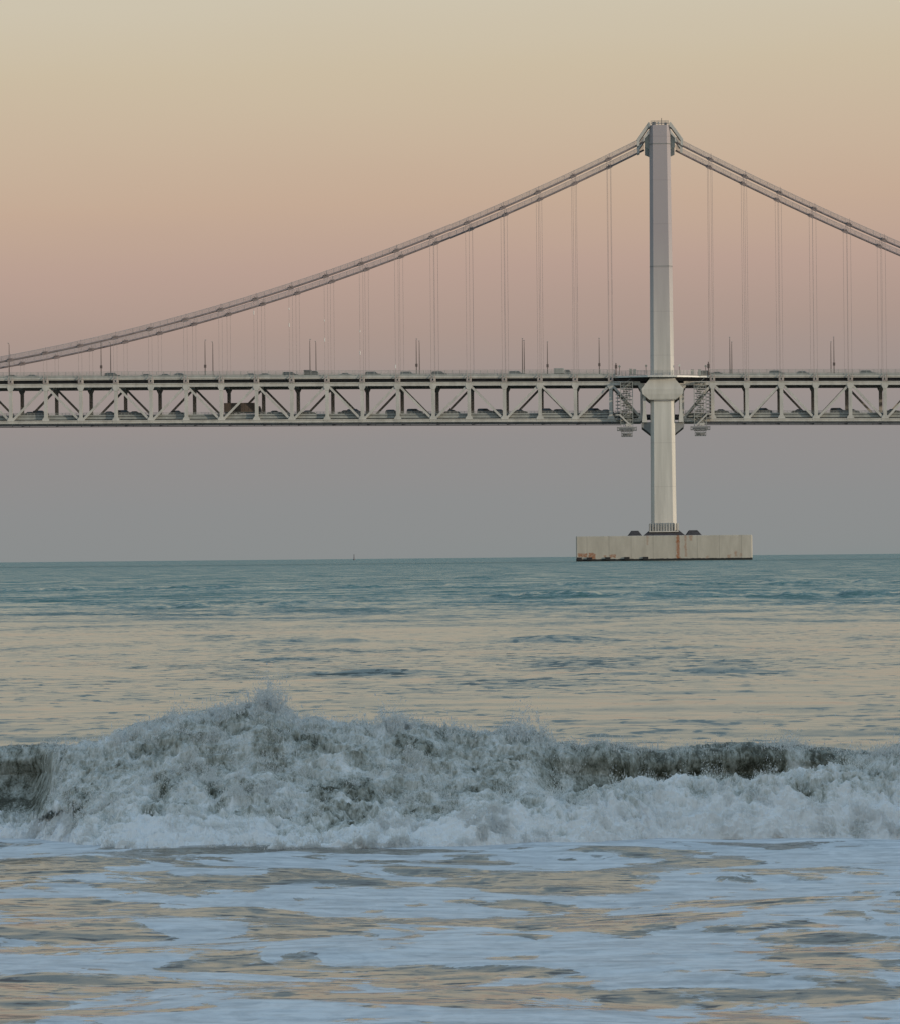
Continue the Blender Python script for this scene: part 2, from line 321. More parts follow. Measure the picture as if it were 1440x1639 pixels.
def build_sea():
    # rows spread by viewing depth, columns dense ahead and coarse to the sides
    v = np.concatenate([np.linspace(1900, 760, 90, endpoint=False), np.linspace(760, 40, 1250, endpoint=False), np.geomspace(40, .16, 90)])
    dist = CAMH*7224/v
    ang = np.concatenate([-np.geomspace(75, 9.5, 60), np.linspace(-9.3, 4.6, 820), np.geomspace(4.8, 75, 60)])
    ta = np.tan(np.radians(ang))
    Y = dist[:, None]*np.ones_like(ta)[None, :]; X = CAMX + dist[:, None]*ta[None, :]
    sp = np.gradient(dist)[:, None]*np.ones_like(X); sp = np.abs(sp)
    Z = np.zeros_like(X)
    def comp(lx, ly, a, seed, mask=1.0):
        f = np.clip(1.3 - sp*2.2/ly, 0, 1)
        if np.max(f) <= 0: return 0
        rows = np.where(f.max(1) > 0)[0]; r0, r1 = rows.min(), rows.max()+1
        z = np.zeros_like(Z); 
        wx = X[r0:r1] + .35*lx*vnoise(X[r0:r1]/(2*lx), Y[r0:r1]/(2*ly), 0, seed+50)
        n = vnoise(wx/lx, Y[r0:r1]/ly + .15*X[r0:r1]/lx, 0, seed)
        n = 1-np.abs(n)*1.6 if a < 0 else n
        z[r0:r1] = abs(a)*n*f[r0:r1]; return z*mask
    patch = smooth(-.15, .5, fbm(X/22, Y/16, 0, 3, .5, 5))
    fr = smooth(85, 130, Y)
    calm = 1 - .0*fr
    A = .16 + .5*patch + .9*fr
    Z += comp(9, 6, .06, 1)*(0.4+fr)
    Z += comp(3.0, 1.7, .030, 2)*A
    Z += comp(1.2, .7, .016, 3)*A
    Z += comp(.5, .3, .006, 4)*A
    nearm = smooth(24, 20, Y)
    Z += nearm*(comp(1.6, .9, .026, 6) + comp(.7, .38, .016, 7) + comp(.28, .16, .006, 8) + comp(.12, .08, .0018, 9))
    # low swells rolling in
    for (yc, x0, x1, h, w) in ((150,-9,14,.22,2.6),(127,-19,-12,.18,2.0),(73,-10.9,-8.3,.12,1.3),(72,-6.5,-4.9,.10,.9),(53,-8.2,-6.6,.09,.7),(51,-4.8,-2.6,.08,1.0),(66,-4.4,-3.2,.11,.8),
                               (61,-9.6,-8.4,.07,.7),(210,-40,30,.2,5),(300,-60,10,.25,7),(118,-2,8,.10,2.0)):
        mx = smooth(x0-1.2, x0+.8, X)*smooth(x1+1.2, x1-.8, X)
        yy = (Y-yc-.9*vnoise(X/4, 0*X, 0, int(yc)))/w
        f = np.exp(-yy*yy)
        mx = mx*np.clip(.55+.9*fbm(X/1.0, Y/(.8*w), 0, 3, .6, int(yc)+3), 0, 1.2); Z += h*f*mx
        Z += np.where(np.abs(yy) < 2.5, f*mx*.25*h*vnoise(X/.8, Y/(.35*w), 0, 44)*np.clip(1.3-sp*5/w, 0, 1), 0)
    # slack water under the breaking wave
    Z -= .05*np.exp(-((Y-23.2)/1.2)**2)*smooth(-14, -10.5, X)*smooth(3, -1, X)
    V = np.stack([X.ravel(), Y.ravel(), Z.ravel()], 1)
    o = np_mesh('sea', V, grid_faces(*X.shape), M_sea)
    tag(o, kind='structure')
build_sea()

# ------------------------------------------------------------------ beach and an unseen hill, added to keep the shore in evening shade
M_land = paint('sand_and_scrub', (.20,.17,.12), .9, .3, scale=.05, stretch=(1,1,1))
def build_land():
    gx = np.linspace(-700, 1100, 150); gy = np.linspace(-900, 7.5, 110)
    X, Y = np.meshgrid(gx, gy); Z = -.35 + .045*np.clip(5-Y, 0, 40) + 0*X
    ux, uy = math.sin(rad(SUN_AZ)), -math.cos(rad(SUN_AZ))
    a = (X-CAMX)*ux + (Y-20)*uy; b = -(X-CAMX)*uy + (Y-20)*ux
    hill = 78*np.exp(-((a-360)/110)**2)*np.exp(-(b/150)**4)*smooth(-5, -60, Y)
    Z += hill*(1+.2*fbm(X/60, Y/60, 0, 4, .5, 3))
    o = np_mesh('beach_and_shade_hill', np.stack([X.ravel(), Y.ravel(), Z.ravel()], 1), grid_faces(*X.shape), M_land); tag(o, kind='structure')
build_land()

# ------------------------------------------------------------------ breaking wave
def froth_mat(name, bias):
    m, t, p = mat(name)
    co = N(t, 'ShaderNodeNewGeometry')
    at = N(t, 'ShaderNodeAttribute'); at.attribute_name = 'froth'
    def noise(s, st, detail=5, rough=.65, dist=0):
        mp = N(t, 'ShaderNodeMapping'); mp.inputs['Scale'].default_value = st
        n = N(t, 'ShaderNodeTexNoise'); n.inputs['Scale'].default_value = s; n.inputs['Detail'].default_value = detail
        n.inputs['Roughness'].default_value = rough; n.inputs['Distortion'].default_value = dist
        t.links.new(co.outputs['Position'], mp.inputs[0]); t.links.new(mp.outputs[0], n.inputs[0]); return n.outputs[0]
    a = noise(5.5, (1.1, 1, .45), 6, .62, .6); b = noise(26, (1.5, 1, .45), 6, .7, .3); c = noise(90, (1.3, 1, .5), 4, .7)
    f = math_n(t, 'ADD', math_n(t, 'ADD', math_n(t, 'MULTIPLY', math_n(t, 'SUBTRACT', a, .5), 1.4), math_n(t, 'MULTIPLY', math_n(t, 'SUBTRACT', b, .5), 1.05)), math_n(t, 'MULTIPLY', math_n(t, 'SUBTRACT', c, .5), .45))
    d1 = noise(14, (1.4, 1, .55), 5, .62, .8); d2 = noise(40, (1.3, 1, .5), 4, .62, .8)
    rg = lambda q: math_n(t, 'SUBTRACT', .16, math_n(t, 'MULTIPLY', math_n(t, 'ABSOLUTE', math_n(t, 'SUBTRACT', q, .5)), 2.6))
    f = math_n(t, 'ADD', f, math_n(t, 'MULTIPLY', math_n(t, 'ADD', rg(d1), math_n(t, 'MULTIPLY', rg(d2), .6)), .5))
    f = math_n(t, 'ADD', math_n(t, 'ADD', f, at.outputs['Fac']), bias)
    col = ramp(t, f, [(0.0, (.07,.07,.05)), (.20, (.155,.16,.128)), (.42, (.38,.39,.345)), (.70, (.67,.68,.645)), (1.0, (.91,.91,.90))])
    ro = ramp(t, f, [(.1, (.12,.12,.12)), (.45, (.6,.6,.6))])
    t.links.new(col, p.inputs['Base Color']); t.links.new(ro, p.inputs['Roughness']); p.inputs['IOR'].default_value = 1.33
    bp = N(t, 'ShaderNodeBump'); bp.inputs['Distance'].default_value = .012; bp.inputs['Strength'].default_value = .8
    t.links.new(math_n(t, 'ADD', b, math_n(t, 'MULTIPLY', c, .5)), bp.inputs['Height']); t.links.new(bp.outputs[0], p.inputs['Normal'])
    return m
M_froth = froth_mat('churned_water', .0)
def spray_mat():
    m, t, p = mat('spray_droplets')
    p.inputs['Base Color'].default_value = (.88,.88,.86,1); p.inputs['Roughness'].default_value = .6
    tr = N(t, 'ShaderNodeBsdfTranslucent'); tr.inputs[0].default_value = (.88,.88,.87,1)
    ms = N(t, 'ShaderNodeMixShader'); ms.inputs[0].default_value = .4
    t.links.new(p.outputs[0], ms.inputs[1]); t.links.new(tr.outputs[0], ms.inputs[2]); t.links.new(ms.outputs[0], t.nodes['Material Output'].inputs[0])
    return m
M_spray = spray_mat()

def px2x(px, y=22.0): return CAMX + (px-1038.0 + .00972*0)/7224.0*y
def build_wave():
    def tab(pairs, X, y=22.3):
        px = np.array([a for a, _ in pairs], float); val = np.array([b for _, b in pairs], float)
        return np.interp(X, CAMX+(px-1038-3)/7224*y, val)
    nc = 2300
    x = np.linspace(-9.6, -.6, nc)
    # crest line read off the photograph in pixel rows, turned into metres at 22.3 m
    crow = [(-700,1215),(-400,1200),(-100,1204),(0,1197),(70,1190),(150,1187),(170,1178),(200,1166),(230,1154),(290,1142),(350,1134),(400,1128),(425,1120),(450,1128),(480,1146),(530,1152),(600,1156),(680,1158),
            (740,1166),(800,1168),(850,1166),(880,1184),(930,1190),(965,1187),(1000,1197),(1060,1200),(1120,1191),(1190,1187),(1250,1189),(1300,1196),(1380,1203),(1440,1192),(1600,1185),(1900,1205),(2300,1230)]
    prow = [(-700,1330),(-100,1325),(0,1318),(60,1320),(120,1330),(200,1330),(300,1338),(420,1338),(520,1325),(600,1310),(680,1300),(800,1290),(860,1280),(920,1272),(980,1262),(1040,1254),(1090,1246),(1150,1242),(1210,1238),
            (1270,1230),(1330,1214),(1390,1205),(1440,1205),(1700,1225),(2300,1260)]
    brow = [(-700,1350),(0,1345),(60,1352),(140,1368),(300,1374),(450,1374),(600,1366),(800,1360),(950,1352),(1050,1345),(1200,1342),(1440,1338),(2300,1338)]
    def height(rows, dist):
        px = 1041 + (x-CAMX)*7224/dist
        r = np.interp(px, [a for a,_ in rows], [b for _,b in rows])
        hor = 900 - 14*px/1440.
        return CAMH - (r-hor)/7224*dist
    pxb = np.interp(x, CAMX+(np.array([a for a,_ in brow])-1038-3)/7224*21.2, [a for a,_ in brow])
    rb = np.interp(pxb, [a for a,_ in brow], [b for _,b in brow]); yb = CAMH*7224/(rb-(900-14*pxb/1440.)) + .10*fbm(x/.35, 0*x, 0, 4, .6, 91)
    dd = np.clip(yb-21.25, 0, .6); zc = height(crow, 22.35+dd); zp = height(prow, yb+.42)-.04
    edge = smooth(-9.6, -8.9, x)*smooth(-.6, -1.3, x)
    zc = (zc-.018)*edge + .01; zp = np.clip(zp, .03, None)*edge + .005
    zp = np.minimum(zp, zc*.8)
    # s = 1 where the lip has already collapsed into a curtain of froth
    s = tab([(-700,0),(-300,.2),(-60,0),(20,0),(110,.85),(170,1),(820,1),(900,.35),(960,.12),(1100,0),(1340,.05),(1440,.5),(1900,.8),(2300,.5)], x)
    s = smooth(0, 1, s); zc = np.maximum(zc-.035*s, .02)
    o = np.ones_like(x)
    wall = [(26.2*o,-.12*o),(24.2*o,.18*zc),(23.0*o+dd,.72*zc),(22.45*o+dd,zc),(22.24*o+dd,.965*zc),(22.20*o+dd,.84*zc),(22.26*o+dd,.66*zc),(22.16*o+dd,np.maximum(.5*zc,zp*.9)*.9),(yb+.55,zp),(yb+.40,zp*.88),(yb+.26,zp*.62),(yb+.10,zp*.22),(yb,-.03*o),(yb-.1,-.08*o)]
    curt = [(26.2*o,-.12*o),(24.2*o,.18*zc),(23.0*o,.70*zc),(22.45*o,zc),(22.28*o,.97*zc),(22.16*o,.86*zc),(22.03*o,.72*zc),(21.88*o,.56*zc),(21.70*o,.42*zc),(np.maximum(21.50,yb+.4),np.maximum(.27*zc,zp)),(np.maximum(21.2,yb+.25),np.maximum(.15*zc,.75*zp)),(yb+.10,.3*zp),(yb,-.02*o),(yb-.1,-.08*o)]
    tk = np.array([0,.05,.11,.16,.21,.28,.36,.45,.55,.64,.74,.86,.96,1.0])
    nr = 620; t = np.linspace(0, 1, nr)
    P = np.array([[wall[k][j]*(1-s)+curt[k][j]*s for j in (0,1)] for k in range(len(tk))])  # k,2,nc
    Yg = np.empty((nr, nc)); Zg = np.empty((nr, nc))
    idx = np.clip(np.searchsorted(tk, t, side='right')-1, 0, len(tk)-2)
    f = (t-tk[idx])/(tk[idx+1]-tk[idx])
    Yg = P[idx,0]*(1-f)[:,None]+P[idx+1,0]*f[:,None]; Zg = P[idx,1]*(1-f)[:,None]+P[idx+1,1]*f[:,None]
    k = np.hanning(27); k /= k.sum()
    def sm(a):
        pad = np.concatenate([np.repeat(a[:1],13,0), a, np.repeat(a[-1:],13,0)]); return sum(k[i]*pad[i:i+a.shape[0]] for i in range(27))
    Yg = sm(Yg); Zg = sm(Zg)
    Xg = np.repeat(x[None,:], nr, 0)
    T = np.repeat(t[:,None], nc, 1); Sg = np.repeat(s[None,:], nr, 0)
    fr = smooth(.17, .24, T)             # front of the crest
    pile = smooth(.50, .60, T)           # foam pile / foot
    rough = np.clip(fr*(.14+.86*Sg) + pile*.9, 0, 1) + .12
    rough *= smooth(1.0, .93, T)*.9+.1
    # falling sheets: warp downwards, stretched along the fall
    wx = Xg + .05*vnoise(Xg/.3, Zg/.3, Yg/.3, 3) + .02*vnoise(Xg/.09, Zg/.09, 0, 4)
    def bil(l, st, sd): return 1-np.abs(vnoise(wx/l, Zg/(l*st), Yg/l, sd))*2
    big = vnoise(wx/.42, Zg/.5, Yg/.4, 11)
    n = .036*big + .020*bil(.17, 1.5, 12) + .016*bil(.075, 4.0, 18)*Sg + .010*bil(.08, 1.4, 13) + .008*bil(.037, 1.5, 14) + .0045*bil(.017, 1.4, 15) + .003*vnoise(wx/.008, Zg/.011, Yg/.008, 16)
    arc = np.abs(vnoise((wx+.8*Zg)/.10, Zg/.5, 0, 21))*.018      # ribs drawn up the unbroken face
    pb = .030*bil(.15,1,51) + .019*bil(.065,1,52) + .011*bil(.03,1,53) + .006*bil(.014,1,54)
    disp = rough*n + (1-.6*Sg)*pile*smooth(1.0,.9,T)*pb + (1-Sg)*fr*(1-smooth(.36,.46,T))*arc
    gy0 = np.gradient(Yg, axis=0); gz0 = np.gradient(Zg, axis=0); L = np.sqrt(gy0**2+gz0**2)+1e-9
    ny, nz = gz0/L, -gy0/L               # points towards the shore and up
    ny, nz = np.where(ny>0, -ny*.0+ny, ny), nz
    sign = np.where((-ny*1.0+nz) < 0, -1, 1)
    ny, nz = ny*sign, nz*sign
    Yg2 = Yg + ny*disp; Zg2 = Zg + nz*disp
    # ragged top edge
    Zg2 += Sg*np.exp(-((T-.18)/.05)**2)*(.03*bil(.09,1,31)+.018*bil(.03,1,32)+.01*bil(.012,1,33)) 
    Zg2 += (1-Sg)*np.exp(-((T-.18)/.05)**2)*(.012*bil(.10,1,34)+.006*bil(.03,1,35))*edge
    # froth attribute: 1 white, 0 clear dark water
    fro = .52 + .0*T
    fro = fro*0 + np.where(T < .15, .12, 0) + (T >= .15)*(Sg*(.56 + .24*fbm(Xg/.16, Zg/.22, Yg/.2, 3, .5, 45)) + (1-Sg)*(.18) ) 
    fro = fro + pile*(1-Sg)*.47 + smooth(.66,.80,T)*Sg*.32 + (1-Sg)*fr*(1-pile)*.10*bil(.2,2,41)
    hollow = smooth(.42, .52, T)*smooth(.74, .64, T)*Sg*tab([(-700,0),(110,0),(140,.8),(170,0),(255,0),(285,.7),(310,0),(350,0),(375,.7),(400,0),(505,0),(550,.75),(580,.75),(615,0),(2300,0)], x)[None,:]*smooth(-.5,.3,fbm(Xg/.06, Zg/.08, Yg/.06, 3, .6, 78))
    fro += (tab([(-700,0),(1255,0),(1272,.5),(1285,.5),(1300,0),(1335,.1),(1400,.4),(2300,.3)], x)[None,:] + .25*smooth(.1,.6,vnoise(x/.16,0*x,0,88))[None,:])*(1-Sg)*fr*(1-pile)
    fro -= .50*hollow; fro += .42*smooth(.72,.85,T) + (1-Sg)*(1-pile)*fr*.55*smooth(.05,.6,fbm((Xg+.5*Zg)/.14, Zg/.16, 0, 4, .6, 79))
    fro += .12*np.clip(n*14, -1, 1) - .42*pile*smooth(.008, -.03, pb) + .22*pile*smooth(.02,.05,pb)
    global WAVE
    V = np.stack([Xg.ravel(), Yg2.ravel(), Zg2.ravel()], 1)
    ob = np_mesh('breaking_wave', V, grid_faces(nr, nc), M_froth)
    a = ob.data.attributes.new('froth', 'FLOAT', 'POINT'); a.data.foreach_set('value', fro.astype(np.float32).ravel())
    tag(ob, 'long grey-green breaking wave with a collapsing curtain of white froth', 'wave')
    # ---- spray
    rng = np.random.default_rng(3)
    VV = V.reshape(nr, nc, 3); F2 = fro
    pts = []; siz = []; dirs = []
    def emit(n, w, off, size, spread):
        w = np.clip(w, 0, None).ravel(); w = w/w.sum()
        i = rng.choice(w.size, n, p=w)
        p = V[i].copy(); NN = np.stack([np.zeros(n), ny.ravel()[i], nz.ravel()[i]], 1)
        p += NN*(rng.exponential(1, n)*off)[:,None] + rng.normal(0, 1, (n,3))*spread
        pts.append(p); siz.append(size*np.exp(rng.normal(0, .45, n))); return i
    cl = smooth(-.1, .6, vnoise(Xg/.05, Zg/.06, Yg/.05, 61))*smooth(-.4,.5,vnoise(Xg/.2, Zg/.25, Yg/.2, 62))
    vis = (T > .15)*(T < .95)*1.0
    emit(120000, vis*cl*(.03+Sg)*np.clip(F2,0,1), .008, .0012, .004)
    emit(45000, smooth(.52,.60,T)*vis*cl*1.0, .010, .0013, .005)
    if 0: emit(20000, vis*smooth(.55,.7,T)*vnoise(Xg/.12,Zg/.1,0,63).clip(0), .022, .0012, .010)
    # plumes thrown up from the crest
    pl = tab([(-700,.2),(0,.05),(60,.1),(150,.15),(200,.3),(240,.25),(285,.7),(320,.35),(360,.5),(395,.9),(425,1.5),(455,.8),(500,.35),(600,.5),(650,.7),(720,.8),(800,.7),(840,.85),(865,.6),(890,.2),(960,.25),(1060,.15),(1200,.1),(1270,.3),(1330,.2),(1440,.5),(2300,.4)], x)
    pn = smooth(-.2, .9, vnoise(x/.06, 0*x, 0, 71))*.4 + 1.3*smooth(-.2,.8,vnoise(x/.21, 0*x, 0, 72))
    w = (np.exp(-((T-.19)/.025)**2)*(pl*(.2+pn))[None,:]).ravel(); w = np.clip(w,0,None); w /= w.sum()
    n = 230000; i = rng.choice(w.size, n, p=w); p = V[i].copy(); c = i % nc
    hh = .020+.055*pl[c]*(.35+pn[c])
    up = rng.exponential(.42, n)*hh
    p[:,2] += up-.006; p[:,0] += rng.normal(0,1,n)*(.004+.10*up) + .35*up*vnoise(x[c]/.15,0*x[c],0,73); p[:,1] += rng.normal(0,.03,n)
    keep = (up < .22)&(vnoise(p[:,0]/.022, p[:,2]/.03, p[:,1]/.04, 74) > -.15+.45*rng.random(n))
    pts.append(p[keep]); siz.append((.0011*np.exp(rng.normal(0,.55,n)))[keep])
    # splash jets over the foam pile on the right
    jx = tab([(-700,.3),(600,.2),(850,.9),(900,1),(980,1),(1100,.6),(1300,.8),(1440,.8),(2300,.5)], x)
    jn = smooth(.1, .9, vnoise(x/.05,0*x,0,81)); w = (np.exp(-((T-.57)/.03)**2)*(jx*jn)[None,:]).ravel(); w /= w.sum()
    n = 9000; i = rng.choice(w.size, n, p=w); p = V[i].copy(); c = i % nc; up = rng.exponential(.035, n)*(.4+jn[c])
    p[:,2] += up; p[:,0] += rng.normal(0,.006,n)+.5*up*vnoise(x[c]/.1,0*x[c],0,82); p[:,1] += rng.normal(0,.03,n)
    pts.append(p); siz.append(.0012*np.exp(rng.normal(0,.4,n)))
    p = np.concatenate(pts); r = np.clip(np.concatenate(siz), .0006, .005)
    n = len(p)
    base = np.array([[1,1,1],[1,-1,-1],[-1,1,-1],[-1,-1,1]], float)*.8
    q = rng.normal(0,1,(n,3,3)); q[:,:,0] /= np.linalg.norm(q[:,:,0],axis=1)[:,None]
    q[:,:,1] -= (q[:,:,0]*q[:,:,1]).sum(1)[:,None]*q[:,:,0]; q[:,:,1] /= np.linalg.norm(q[:,:,1],axis=1)[:,None]
    q[:,:,2] = np.cross(q[:,:,0], q[:,:,1])
    loc = np.einsum('nij,kj->nki', q, base)*r[:,None,None]
    loc[:,:,2] *= np.exp(np.abs(rng.normal(0,.7,n)))[:,None]; loc[:,:,:2] *= .85
    vs = (p[:,None,:]+loc).reshape(-1,3)
    fc = np.array([[0,1,2],[0,3,1],[0,2,3],[1,3,2]]); fs = (np.arange(n)[:,None,None]*4+fc[None]).reshape(-1,3)
    so = np_mesh('spray', vs, fs, M_spray, smooth=False, parent=ob); so['kind'] = 'stuff'
build_wave()

# ------------------------------------------------------------------ bridge
YN, YF = 1290.0, 1314.0
DZ = np.polyfit([-190.15,-17.84,67.55], [41.09,39.91,39.07], 2)
def dz(x): return float(np.polyval(DZ, x))           # underside of the near bottom chord
def zl(x):
    if x >= -190: return 8.604e-4*x*x + .4953*x + 122.0
    t = -190-x; return 8.604e-4*36100 - .4953*190 + 122.0 - .1685*(t - t*t/120)
def zr(x): return 6.503e-4*x*x - .53216*x + 121.9
def zcable(x): return zl(x) if x < 0 else zr(x)
PL = [-14.76-10.13*k for k in range(22)]; PR = [14.30+9.81*k for k in range(9)]
XL, XR = PL[-1], PR[-1]
br = empty('suspension_bridge', (0, YN, 0))
tag(br, 'pale grey double-deck suspension bridge with a tall tower standing in the sea', 'bridge')
def B(mb, name, m, parent=None, smooth=False):      # built in world coordinates, stored relative to the bridge
    mb.v = [(a, b-YN, c) for a, b, c in mb.v]
    return mb.build(name, m, parent or br, smooth)
class P2:                                             # samples along the deck for long members
    pass
def run(mb, x0, x1, y0, y1, l0, l1, step=10.0):
    n = max(1, int(abs(x1-x0)/step)); xs = [x0+(x1-x0)*k/n for k in range(n+1)]
    mb.loft([[(x,y0,dz(x)+l0),(x,y1,dz(x)+l0),(x,y1,dz(x)+l1),(x,y0,dz(x)+l1)] for x in xs])
    return mb
# --- pier
mb = MB(); c = .25
z0, z1 = -3.0, 7.15
def rect(x0,x1,y0,y1,z,c): return [(x0+c,y0,z),(x1-c,y0,z),(x1,y0+c,z),(x1,y1-c,z),(x1-c,y1,z),(x0+c,y1,z),(x0,y1-c,z),(x0,y0+c,z)]
mb.loft([rect(-25.0,25.0,YN-9,YF+9,z0,c), rect(-25.0,25.0,YN-9,YF+9,z1-.15,c), rect(-24.8,24.8,YN-8.8,YF+8.8,z1,c)])
pier = B(mb, 'pier', M_conc)
for fx in (-24.1,-21.2,-16.0,-10.6,-5.3):
    m_ = MB(); m_.box(fx-.75,fx+.75,YN-9.45,YN-8.98,.25,1.15); m_.box(fx-.6,fx+.6,YN-9.6,YN-9.45,.4,1.0); B(m_, 'fender', M_rubber, pier)
for (a0,a1,b0,b1) in ((-10.4,-6.2,-9.3,-7.3),(-5.9,6.1,-4.2,4.3),(6.2,10.8,7.2,9.5)):
    for yy in (YN, YF):
        m_ = MB(); hw = 5.0
        m_.loft([rect(a0,a1,yy-hw,yy+hw,z1,.2), rect(b0,b1,yy-hw+1.6,yy+hw-1.6,z1+1.45,.2)]); B(m_, 'plinth', M_mound, pier)
# --- tower legs
def leg_loop(xl, xr, y, dep, z, cx, cy):
    h = dep/2
    return [(xl+cx,y-h,z),(xr-cx,y-h,z),(xr,y-h+cy,z),(xr,y+h-cy,z),(xr-cx,y+h,z),(xl+cx,y+h,z),(xl,y+h-cy,z),(xl,y-h+cy,z)]
def half(z): return (3.66 + (2.98-3.66)*(z-8.5)/(116.0))
for yy in (YN, YF):
    mb = MB(); loops = []
    for z in (8.4, 35, 52, 80, 100, 119.0, 124.3):
        h = half(z)
        loops.append(leg_loop(-h, h, yy, 7.2 if z < 52 else 6.6, z, 1.0, 1.35))
    mb.loft(loops)
    leg = B(mb, 'tower_leg', M_tower)
    # maintenance seam collar lines, top
    for z, g in ((119.0,.08),(84.0,.03),(45.6,.04)):
        m_ = MB(); h = half(z)+g; m_.loft([leg_loop(-h,h,yy,(7.2 if z<52 else 6.6)+2*g,z-.12,1.0,1.35), leg_loop(-h,h,yy,(7.2 if z<52 else 6.6)+2*g,z+.12,1.0,1.35)]); B(m_, 'splice_plate', M_under, leg)
    # saddle housing with sloping hoods either side
    for s in (-1, 1):
        m_ = MB()
        for yo in (-2.3, 2.3):
            m_.prism([(s*2.7,124.9),(s*3.1,125.2),(s*6.6,120.2),(s*6.6,118.3),(s*5.9,118.6),(s*5.9,119.9),(s*3.3,123.6),(s*2.7,123.9)], yy+yo-.35, yy+yo+.35)
        m_.prism([(s*2.8,125.05),(s*3.15,125.3),(s*6.7,120.3),(s*6.5,120.0),(s*3.0,124.9)], yy-1.95, yy+1.95)
        for q in (0.25,.5,.75):
            m_.bar((s*(3.1+3.4*q),yy-1.9,124.6-4.6*q),(s*(3.1+3.4*q),yy+1.9,124.6-4.6*q),.18,.5)
        B(m_, 'saddle_housing', M_steel, leg)
    for s in (-1, 1):
        m_ = MB(); m_.prism([(s*2.6,122.4),(s*4.3,120.7),(s*4.3,118.2),(s*3.0,117.6)], yy-1.1, yy+1.1); B(m_, 'saddle', M_rail, leg)
    m_ = MB()   # parapet, hatch box and mast on the top
    for (a,b,c_,e) in ((-2.5,2.5,yy-3.1,yy-3.0),(-2.5,2.5,yy+3.0,yy+3.1)):
        for z in (124.75,125.2,125.5): m_.box(a,b,c_,e,z-.05,z+.05)
        for k in range(6): m_.box(a+k-.04,a+k+.04,c_,e,124.3,125.5)
    m_.box(-2.2,-1.1,yy-1,yy+1,124.3,125.4); m_.box(1.3,2.0,yy-1,yy+1,124.3,125.2)
    B(m_, 'parapet', M_under, leg)
    m_ = MB(); m_.tube([(.55,yy-2,124.3),(.55,yy-2,126.4)],[.13,.08],8); B(m_, 'mast', M_lamp, leg)
    m_ = MB(); m_.tube([(-.3,yy-2.4,124.3),(-.3,yy-2.4,124.9)],.1,8); m_.tube([(-.3,yy-2.4,124.9),(-.3,yy-2.4,125.3)],[.22,.16],8); B(m_, 'beacon', M_white, leg)
    # wind shoe collar at deck level
    m_ = MB(); y0, y1 = yy-4.3, yy+4.3
    def col_loop(h, z, d=4.3): return [(-h,yy-d,z),(h,yy-d,z),(h,yy+d,z),(-h,yy+d,z)]
    m_.loft([col_loop(3.75,45.9,3.75), col_loop(5.7,47.5,4.1), col_loop(6.0,48.9,4.2), col_loop(3.9,51.5,3.9), col_loop(3.5,52.2,3.75)])
    B(m_, 'wind_shoe_collar', M_tower, leg)
    for s in (-1,1):
        m_ = MB(); m_.prism([(s*3.45,39.6),(s*6.1,39.4),(s*6.1,38.3),(s*3.45,36.2)], yy-2.2, yy+2.2); B(m_, 'bracket', M_under, leg)
    for s in (-1,1):
        m_ = MB(); m_.prism([(s*5.2-.35,47.2),(s*5.2+.35,47.2),(s*5.2+.38,43.2),(s*5.2+.78,39.5),(s*5.2-.7,39.5),(s*5.2-.36,43.2)], yy-3.0, yy-1.9); B(m_, 'link_bearing', M_tower, leg)
    m_ = MB(); n = 11
    for k in range(n):
        fx = -3.9+7.8*k/(n-1); m_.prism([(fx-.15,8.3),(fx+.15,8.3),(fx+.13,10.4),(fx-.1,10.8)], yy-4.3, yy-3.4); m_.prism([(fx-.15,8.3),(fx+.15,8.3),(fx+.13,10.4),(fx-.1,10.8)], yy+3.4, yy+4.3)
    for k in range(8):
        fy = yy-3.3+6.6*k/7
        for s in (-1,1): m_.box(min(s*3.6,s*4.25),max(s*3.6,s*4.25),fy-.12,fy+.12,8.3,10.6)
    m_.box(-4.2,4.2,yy-4.5,yy+4.5,8.15,8.45)
    B(m_, 'anchor_skirt', M_steel, leg)
for z0_, z1_ in ((117.5,122.0),(80.5,84.0),(34.6,38.4)):
    m_ = MB(); m_.box(-2.1,2.1,YN+3.4,YF-3.4,z0_,z1_); B(m_, 'cross_beam', M_tower)
